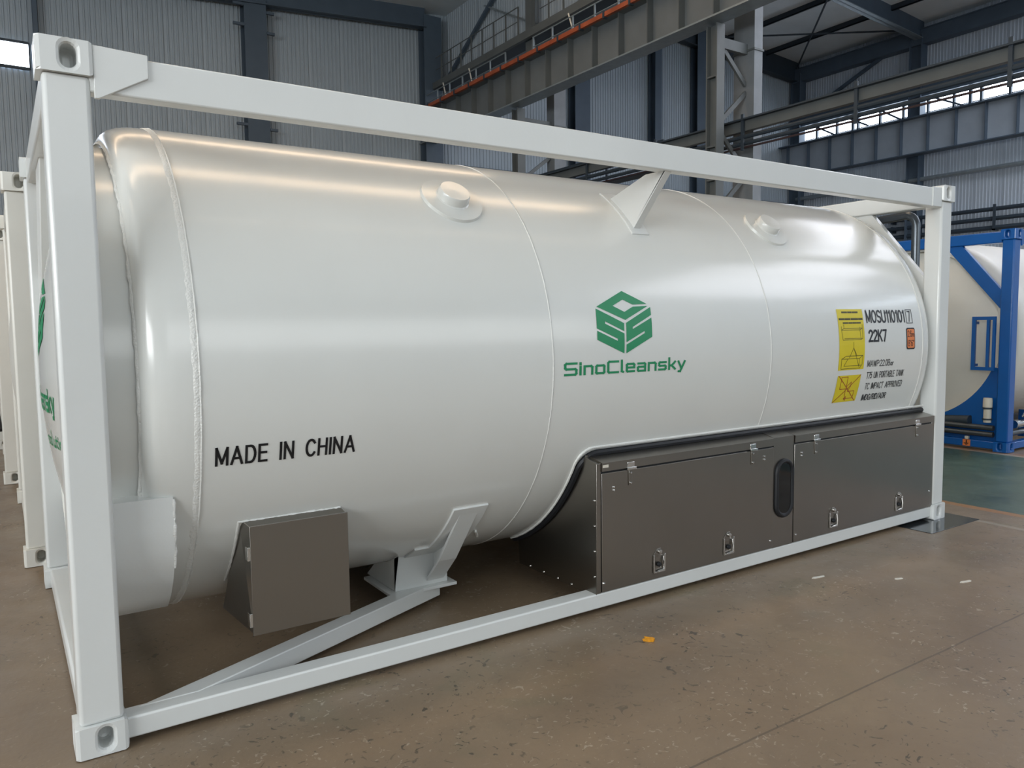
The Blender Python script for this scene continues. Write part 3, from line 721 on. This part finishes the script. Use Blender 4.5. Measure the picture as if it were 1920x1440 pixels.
# ------------------------------------------------------------------ lettering and stickers wrapped on the shell
def split(bm, axis, step, lo, hi):
    k = math.ceil(lo/step)
    while k*step < hi:
        no = [0, 0, 0]; no[axis] = 1; co = [0, 0, 0]; co[axis] = k*step
        bmesh.ops.bisect_plane(bm, geom=bm.verts[:]+bm.edges[:]+bm.faces[:], plane_co=co, plane_no=no); k += 1
def decal(name, mb, m_, off, mapf, parent, step=.03):
    me = bpy.data.meshes.new(name); bm = bmesh.new()
    vs = [bm.verts.new((p[0], p[1], 0)) for p in mb.v]
    for f in mb.f:
        try: bm.faces.new([vs[i] for i in f])
        except ValueError: pass
    bmesh.ops.triangulate(bm, faces=bm.faces)
    ysv = [p[1] for p in mb.v]; xs = [p[0] for p in mb.v]
    split(bm, 1, step, min(ysv), max(ysv))
    if mapf is not wrap: split(bm, 0, step*2, min(xs), max(xs))
    for v in bm.verts: v.co = mapf(v.co.x, v.co.y, off)
    bmesh.ops.recalc_face_normals(bm, faces=bm.faces)
    bm.to_mesh(me); bm.free(); me.materials.append(M[m_])
    o = bpy.data.objects.new(name, me); COL.objects.link(o); o.parent = parent; return o
def wrap(x, s, off): t = s/TR; return (x, TY-(TR+off)*math.cos(t), TZ+(TR+off)*math.sin(t))
def on_dish(u, v, off):     # u to the viewer's right when looking at the end, v up (from the tank axis)
    r = math.hypot(u, v); return (dish_x(r)-off, TY-u, TZ+v)
D = PI/180*TR               # metres of arc per degree
def arcp(cx, cy, rx, ry, a0, a1, n=8): return [(cx+rx*math.cos(math.radians(a0+(a1-a0)*k/n)), cy+ry*math.sin(math.radians(a0+(a1-a0)*k/n))) for k in range(n+1)]
ELL = arcp(.28, .5, .28, .5, 90, 450, 20)
FONT = {'A': (.7, [[(0, 0), (.35, 1), (.7, 0)], [(.12, .33), (.58, .33)]]), 'B': (.6, [[(0, 0), (0, 1), (.34, 1)]+arcp(.34, .76, .22, .24, 90, -90)+[(0, .52)], [(.34, .52)]+arcp(.36, .26, .24, .26, 90, -90)+[(0, 0)]]),
 'C': (.62, [arcp(.33, .5, .33, .5, 40, 320, 16)]), 'D': (.6, [[(0, 0), (0, 1), (.28, 1)]+arcp(.28, .5, .32, .5, 90, -90, 12)+[(0, 0)]]), 'E': (.5, [[(.5, 1), (0, 1), (0, 0), (.5, 0)], [(0, .53), (.46, .53)]]),
 'G': (.66, [arcp(.34, .5, .34, .5, 40, 330, 16)+[(.66, .45), (.38, .45)]]), 'H': (.58, [[(0, 0), (0, 1)], [(.58, 0), (.58, 1)], [(0, .52), (.58, .52)]]), 'I': (.0, [[(0, 0), (0, 1)]]), 'K': (.58, [[(0, 0), (0, 1)], [(.56, 1), (0, .40)], [(.20, .60), (.58, 0)]]),
 'L': (.46, [[(0, 1), (0, 0), (.46, 0)]]), 'M': (.72, [[(0, 0), (0, 1), (.36, .1), (.72, 1), (.72, 0)]]), 'N': (.58, [[(0, 0), (0, 1), (.58, 0), (.58, 1)]]), 'O': (.64, [arcp(.32, .5, .32, .5, 90, 450, 20)]), '0': (.56, [ELL]),
 'P': (.56, [[(0, 0), (0, 1), (.32, 1)]+arcp(.32, .74, .24, .26, 90, -90)+[(0, .48)]]), 'R': (.58, [[(0, 0), (0, 1), (.32, 1)]+arcp(.32, .75, .24, .25, 90, -90)+[(0, .50)], [(.30, .50), (.58, 0)]]),
 'S': (.56, [arcp(.28, .74, .27, .26, 30, 270, 10)+arcp(.28, .24, .28, .24, 90, -150, 10)]), 'T': (.56, [[(0, 1), (.56, 1)], [(.28, 1), (.28, 0)]]), 'U': (.58, [[(0, 1)]+arcp(.29, .29, .29, .29, 180, 360, 10)+[(.58, 1)]]), 'V': (.62, [[(0, 1), (.31, 0), (.62, 1)]]),
 'W': (.9, [[(0, 1), (.22, 0), (.45, .9), (.68, 0), (.9, 1)]]), '1': (.2, [[(0, .82), (.2, 1), (.2, 0)]]), '2': (.54, [arcp(.27, .73, .27, .27, 165, -20, 9)+[(.0, 0), (.54, 0)]]), '5': (.54, [[(.5, 1), (.06, 1), (.02, .54)]+arcp(.26, .33, .28, .33, 120, -150, 10)]),
 '6': (.54, [arcp(.27, .31, .27, .31, 90, 450, 14), [(.0, .31), (.04, .65)]+arcp(.29, .72, .24, .28, 165, 40, 6)]), '7': (.52, [[(0, 1), (.52, 1), (.18, 0)]]), '8': (.54, [arcp(.27, .27, .27, .27, 90, 450, 14), arcp(.27, .77, .23, .23, 90, 450, 12)]),
 ':': (.0, [[(0, .04), (0, .08)], [(0, .5), (0, .54)]]), '.': (.0, [[(0, 0), (0, .03)]]), '/': (.34, [[(0, -.05), (.34, 1.05)]]), "'": (.0, [[(0, .8), (0, 1)]]), '"': (.16, [[(0, .8), (0, 1)], [(.16, .8), (.16, 1)]]), ' ': (.42, []),
 'a': (.46, [arcp(.23, .24, .23, .24, 90, 450, 12), [(.46, .48), (.46, 0)]]), 'r': (.28, [[(0, 0), (0, .5)], [(0, .3)]+arcp(.22, .28, .22, .22, 170, 70, 4)]), 'm': (.8, [[(0, 0), (0, .5)], [(0, .3)]+arcp(.2, .3, .2, .2, 180, 0, 6)+[(.4, 0)], [(.4, .3)]+arcp(.6, .3, .2, .2, 180, 0, 6)+[(.8, 0)]]),
 's': (.4, [arcp(.2, .37, .19, .13, 30, 270, 6)+arcp(.2, .12, .2, .12, 90, -150, 6)]), 'o': (.46, [arcp(.23, .25, .23, .25, 90, 450, 12)]), 'l': (.0, [[(0, 0), (0, 1)]]), 'u': (.44, [[(0, .5), (0, .2)]+arcp(.22, .22, .22, .22, 180, 360, 6)+[(.44, .5)], [(.44, .3), (.44, 0)]]),
 't': (.26, [[(.1, .75), (.1, .08), (.26, 0)], [(0, .5), (.26, .5)]]), 'i': (.0, [[(0, 0), (0, .5)], [(0, .68), (0, .72)]]), 'n': (.42, [[(0, 0), (0, .5)], [(0, .28)]+arcp(.21, .28, .21, .21, 180, 0, 6)+[(.42, 0)]]), 'c': (.42, [arcp(.23, .25, .23, .25, 40, 320, 10)])}
def text(name, s, x0, x1, s0, s1, m_, parent, w=.01, mapf=None, off=.0022, gap=.24):
    words = [[]]; c = 0
    for ch in s:
        w_, pl_ = FONT[ch]
        if ch == ' ': words.append([])
        words[-1] += [[(c+u, v) for u, v in p] for p in pl_]; c += w_+gap
    c -= gap; kx = (x1-x0-w)/max(c, .01) if c > 0 else 1; ky = s1-s0-w
    for segs in words:                     # one decal for each word
        o = decal(name, strokes([[(x0+w/2+u*kx, s0+w/2+v*ky) for u, v in p] for p in segs], w), m_, off, mapf or wrap, parent)
    return o
def strokes(segs, w):
    mb = MB()
    for pts in segs:
        for (a, b_) in zip(pts, pts[1:]):
            a, b2 = Vector(a), Vector(b_); d = (b2-a).normalized()*w/2; n_ = Vector((-d.y, d.x))
            mb.add([(*(a-d-n_), 0), (*(b2+d-n_), 0), (*(b2+d+n_), 0), (*(a-d+n_), 0)], [(0, 1, 2, 3)])
    return mb
def rect(x0, x1, s0, s1): return MB().add([(x0, s0, 0), (x1, s0, 0), (x1, s1, 0), (x0, s1, 0)], [(0, 1, 2, 3)])
LOGO = [[(1400, 870), (1550, 952), (1460, 957), (1400, 925), (1335, 965), (1405, 1003), (1460, 970), (1556, 965), (1408, 1053), (1238, 970)],
        [(1232, 982), (1400, 1073), (1400, 1122), (1284, 1060), (1284, 1074), (1401, 1136), (1404, 1257), (1238, 1170), (1237, 1116), (1360, 1180), (1361, 1167), (1235, 1102)],
        [(1412, 1071), (1571, 972), (1573, 1023), (1453, 1097), (1453, 1110), (1574, 1040), (1577, 1160), (1416, 1257), (1415, 1204), (1529, 1136), (1528, 1123), (1414, 1190)]]
def logo(cx, cs, hw, hh, mapf, parent):
    mb = MB()
    for P in LOGO: mb.add([(cx+(u-1404)/173*hw-(v-1063)/193*hh*.11, cs-(v-1063)/193*hh, 0) for u, v in P], [tuple(range(len(P)))])
    return decal('logo', mb, 'green', .002, mapf, parent)
GLY = {'S': (.95, [[(.95, 1), (.1, 1), (0, .9), (0, .6), (.1, .5), (.85, .5), (.95, .4), (.95, .1), (.85, 0), (0, 0)]]), 'i': (.0, [[(0, 0), (0, .66)], [(0, .9), (0, 1)]]),
       'n': (.68, [[(0, 0), (0, .7), (.58, .7), (.68, .6), (.68, 0)]]), 'o': (.72, [[(.08, 0), (0, .08), (0, .62), (.08, .7), (.64, .7), (.72, .62), (.72, .08), (.64, 0), (.08, 0)]]),
       'C': (.9, [[(.9, 1), (.1, 1), (0, .9), (0, .1), (.1, 0), (.9, 0)]]), 'l': (.12, [[(0, 1.05), (0, .06), (.12, 0)]]),
       'e': (.70, [[(.0, .36), (.70, .36), (.70, .62), (.62, .7), (.08, .7), (0, .62), (0, .08), (.08, 0), (.68, 0)]]),
       'a': (.70, [[(.04, .7), (.62, .7), (.70, .62), (.70, 0), (.08, 0), (0, .08), (0, .3), (.08, .38), (.70, .38)]]),
       's': (.66, [[(.66, .7), (.08, .7), (0, .62), (0, .43), (.08, .36), (.58, .36), (.66, .28), (.66, .08), (.58, 0), (0, 0)]]),
       'k': (.60, [[(0, 0), (0, 1.05)], [(0, .34), (.26, .34), (.60, .70)], [(.26, .34), (.60, 0)]]), 'y': (.66, [[(0, .70), (.32, 0)], [(.66, .70), (.20, -.28), (.04, -.28)]])}
def wordmark(x0, x1, s0, cap, mapf, parent):
    segs = []; c = 0
    for ch in 'SinoCleansky':
        w_, pl_ = GLY[ch]; segs += [[(c+u, v) for u, v in p] for p in pl_]; c += w_+.36
    c -= .36; k = (x1-x0)/c
    mb = strokes(segs, .20); mb.v = [(x0+p[0]*k, s0+p[1]*cap, 0) for p in mb.v]
    return decal('wordmark', mb, 'green', .002, mapf, parent)
text('lettering', 'MADE IN CHINA', .543, 1.138, -16.9*D, -12.95*D, 'ink', sh, .0105, gap=.30)
logo(2.706, 10.45*D, .203, 8.35*D, wrap, sh)
wordmark(2.280, 3.150, -2.75*D, .058, wrap, sh)
text('lettering', 'MOSU110101', 4.978, 5.472, 8.85*D, 13.4*D, 'ink', sh, .0125)
text('lettering', '7', 5.512, 5.552, 9.0*D, 13.0*D, 'ink', sh, .009)
decal('lettering_box', strokes([[(5.494, 8.6*D), (5.571, 8.6*D), (5.571, 13.45*D), (5.494, 13.45*D), (5.494, 8.6*D)]], .006), 'ink', .002, wrap, sh)
text('lettering', '22K7', 4.990, 5.218, 2.3*D, 6.6*D, 'ink', sh, .014)
text('lettering', 'MAWP:22.0Bar', 4.985, 5.318, -6.2*D, -3.9*D, 'ink', sh, .0052)
text('lettering', 'T75 UN PORTABLE TANK', 4.995, 5.472, -10.35*D, -8.0*D, 'ink', sh, .0052)
text('lettering', 'TC IMPACT APPROVED', 5.003, 5.478, -14.25*D, -11.9*D, 'ink', sh, .0052)
text('lettering', 'IMDG/RID/ADR', 5.000, 5.306, -18.3*D, -16.0*D, 'ink', sh, .0064)
# height sign
def rrect(x0, x1, s0, s1, r, n=5):
    p = []
    for cx, cy, a0 in ((x1-r, s1-r, 0), (x0+r, s1-r, 90), (x0+r, s0+r, 180), (x1-r, s0+r, 270)):
        for k in range(n+1): a = math.radians(a0+90*k/n); p.append((cx+r*math.cos(a), cy+r*math.sin(a), 0))
    return MB().add(p, [tuple(range(len(p)))])
hs = decal('height_sign', rrect(5.475, 5.590, -.85*D, 6.9*D, .018), 'ink', .0018, wrap, sh)
decal('sign_face', rrect(5.484, 5.581, -.35*D, 6.4*D, .012), 'orange', .003, wrap, hs)
text('lettering', '2.6m', 5.488, 5.577, 3.6*D, 5.9*D, 'ink', hs, .0045, off=.0042)
text('lettering', "8'6\"", 5.492, 5.572, .2*D, 2.5*D, 'ink', hs, .0045, off=.0042)
# yellow lifting stickers
y1 = decal('lifting_sticker', rect(4.642, 4.942, -6.75*D, 13.7*D), 'yellow', .0018, wrap, sh)
def sk(segs, x0, x1, t0, t1, w=.0035, m_='olive', par=y1, nm='sticker_print'):
    mb = strokes([[(x0+(x1-x0)*u, (t0+(t1-t0)*v)*D) for u, v in p] for p in segs], w); return decal(nm, mb, m_, .003, wrap, par)
box_ = [[(.05, 0), (.9, 0), (1, .12), (1, 1), (.12, 1), (0, .85), (.88, .85), (1, 1)], [(.05, 0), (0, .85)], [(.9, 0), (.88, .85)], [(.12, .12), (.95, .12)], [(0, .85), (0, 1.15)], [(.12, 1), (.12, 1.3)], [(1, 1), (1, 1.3)], [(.88, .85), (.88, 1.1)]]
sk(box_, 4.672, 4.918, 3.3, 7.2)
sk([[(0, 0), (.9, 0), (1, .14), (1, .46), (.2, .46), (0, .36), (.85, .36), (1, .46)], [(0, 0), (0, .36)], [(.85, .36), (.85, .05)], [(.15, .10), (.95, .10)], [(.12, .10), (.30, .36)], [(.85, .05), (.55, .75), (.36, .40)], [(.55, .75), (.55, .95)], [(.55, .75), (.72, .46)]], 4.672, 4.918, -6.3, 2.9)
sk([[(0, 0), (.25, 0)], [(.32, 0), (.5, 0)], [(.56, 0), (.72, 0)], [(.78, 0), (1, 0)]], 4.70, 4.90, 9.0, 9.0, .011)
sk([[(0, 0), (.2, 0)], [(.26, 0), (.45, 0)], [(.52, 0), (.8, 0)], [(.86, 0), (1, 0)]], 4.66, 4.925, 10.3, 10.3, .014)
sk([[(0, 0), (.3, 0)], [(.38, 0), (.6, 0)], [(.68, 0), (1, 0)]], 4.70, 4.88, 12.6, 12.6, .012)
y2 = decal('lifting_sticker', rect(4.652, 4.925, -18.0*D, -8.6*D), 'yellow', .0018, wrap, sh)
sk([[(0, 0), (1, 1)], [(.04, 1), (.96, 0)]], 4.655, 4.922, -17.9, -8.7, .005, 'red', y2)
sk([[(.15, .95), (.42, .95), (.42, .5), (.15, .5), (.15, .95)], [(.42, .58), (.6, .75), (.6, .58), (.5, .4), (.8, .4), (.8, .12), (.45, .12), (.42, .3), (.42, .5)], [(.42, .12), (.5, .2), (.5, .05), (.42, .12)]], 4.66, 4.93, -17.9, -8.7, .0045, 'red', y2)
# marks on the dished head at the near end
dh = [c for c in C.children if c.name.startswith('dished_head')][0]
logo(0, .27, .22, .19, on_dish, dh); wordmark(-.40, .40, -.16, .09, on_dish, dh)
text('lettering', 'solution', .10, .52, -.33, -.25, 'green', dh, .010, on_dish); text('lettering', '.com', .28, .52, -.48, -.41, 'green', dh, .010, on_dish)

# ------------------------------------------------------------------ white containers in the row behind
C2 = empty('tank_container', (-.095, 2.83, .004), 'white tank container directly behind the big one, at left edge', 'tank container', 'white tank containers in the row at left')
frame(C2, 'white_old'); t2 = tank(C2, 'white_old')
C3 = copy_tree(C2); C3.location = (-.195, 6.2, .004); C3['label'] = 'white tank container at the left edge, third in the row'
C4 = copy_tree(C2); C4.location = (-.27, 9.0, .004); C4['label'] = 'white tank container cut by the left edge, farthest in the row'
hz = O('hose', MB().tube([(-.02, 1.9, 1.75), (-.03, 1.75, 1.3), (-.035, 1.6, .95), (-.02, 1.2, .6), (.0, 1.0, .45)], .022, 8), 'black', C3, smooth=True)
O('dark_gap_tube', MB().tube([(-.01, .35, 2.2), (-.01, .35, 1.2)], .03, 8), 'dark', C3, smooth=True); O('dark_gap_clamp', MB().box(-.05, .04, .30, .40, 1.68, 1.73), 'dark', C3)  # dark tube and clamp stand in for the dark gap between containers

# ------------------------------------------------------------------ blue framed container at right
B = empty('tank_container', (9.55, 1.09, .004), 'blue-framed tank container standing behind the green aisle at right', 'tank container')
frame(B, 'blue', 1.66, .82); tank(B, 'white_old')
hb = O('end_arch_plate', MB().prism([(.16, .11), (.16, .98)]+[(TY-1.06*math.cos(a), TZ+1.06*math.sin(a)) for a in [math.radians(-21-138*k/30) for k in range(31)]]+[(WD-.16, .98), (WD-.16, .11)], 'x', .08, .10), 'blue', B)
for z, yy0 in ((.275, .17), (.195, .17)):
    O('manifold_pipe', MB().tube([(.02, yy0, z), (.02, 2.2, z)], .032, 12), 'grey_pipe', B, smooth=True)
O('manifold_pipe', MB().tube([(.05, .45, .34), (.10, .85, .31), (.14, 1.2, .30)], .06, 12), 'dark', B, smooth=True)
dt = O('document_tube', MB().lathe([(.34, 1e-4), (.34, .042), (.52, .042), (.52, .050), (.61, .050), (.63, .046), (.63, 1e-4)], 20, (.0, .235), axis='z'), 'cream', B, smooth=True, ang=40)
dt.location = (.0, 0, 0)
for z in (.37, .50): O('tube_strap', MB().lathe([(z, .044), (z, .052), (z+.018, .052), (z+.018, .044)], 20, (.0, .235), axis='z'), 'dark', dt, smooth=True)
df = O('plate_frame', MB().box(-.03, 0, .17, .43, .955, .995).box(-.03, 0, .17, .43, 1.55, 1.59).box(-.03, 0, .39, .43, .995, 1.55).box(-.03, 0, .235, .265, .995, 1.55).box(-.03, 0, .17, .20, .995, 1.55), 'blue', B)
for z in (1.0, 1.5): O('frame_bracket', MB().box(0, .06, .39, .42, z, z+.03), 'blue', df)
es = O('earth_sign', MB().box(.020, .029, .43, .515, .03, .108), 'orange', B)
O('earth_symbol', MB().box(.016, .020, .467, .477, .066, .10).box(.016, .020, .445, .50, .060, .066).box(.016, .020, .455, .49, .050, .055).box(.016, .020, .465, .48, .042, .046), 'ink', es)
O('earth_lug', MB().box(.01, .05, .45, .49, .112, .15), 'cream', B, bevel=.004)
vl = O('valve_assembly', MB().tube([(.35, .10, .30), (.75, .10, .30)], .05, 14), 'chrome', B, smooth=True)
O('valve_flange', MB().lathe([(.72, .10), (.75, .10)], 20, (.10, .30)).box(.70, .74, .0, .2, .12, .45), 'chrome', vl)
O('valve_handle', MB().tube([(.4, .02, .40), (.55, .02, .52), (.95, .02, .60)], .014, 8), 'chrome', vl, smooth=True)
O('valve_pipe', MB().tube([(.25, .10, .20), (1.2, .10, .20)], .035, 12), 'grey_pipe', vl, smooth=True)

# ------------------------------------------------------------------ small things on the floor
pt = tag(O('floor_plate', MB().box(5.50, 6.20, -.19, .42, 0, .004), 'plate', bevel=.001), 'thin wet-looking steel plate under the far right corner casting', 'plate')
def scrap(name, x, y, pts, m_, label, cat, grp=None, h=.006):
    n_ = len(pts); mb = MB()
    up1 = [(px, py, .003+h*abs(math.sin(3*i))) for i, (px, py) in enumerate(pts)]
    mb.add([(0, 0, h*1.2+.003)]+up1+[(0, 0, 0)]+[(p[0]*.96, p[1]*.96, 0) for p in up1],
           [(0, 1+i, 1+(i+1) % n_) for i in range(n_)]+[(n_+1, n_+2+(i+1) % n_, n_+2+i) for i in range(n_)]+[(1+i, n_+2+i, n_+2+(i+1) % n_, 1+(i+1) % n_) for i in range(n_)])
    return tag(O(name, mb, m_, loc=(x, y, 0)), label, cat, grp)
scrap('fallen_leaf', 2.472, -.394, [(-.030, .010), (-.022, .026), (-.006, .018), (.004, .040), (.014, .020), (.028, .004), (.022, -.018), (.006, -.026), (-.014, -.014)], 'leaf', 'small orange leaf lying on the concrete in front of the cabinet', 'leaf', h=.012)
for (u, v, sx, lab) in ((3.98, -.30, 1.0, 'white paper scrap on the floor, nearest the cabinet doors'), (4.62, -.86, .9, 'white paper scrap on the floor, near the right picture edge'), (4.35, -.60, .5, 'small white chip on the floor right of the paper scrap')):
    scrap('paper_scrap', u, v, [(-.05*sx, .012), (-.02*sx, .02), (.02*sx, .008), (.055*sx, .0), (.045*sx, -.014), (.01*sx, -.010), (-.03*sx, -.002)], 'scrap', lab, 'scrap', 'white scraps on the floor', .004)
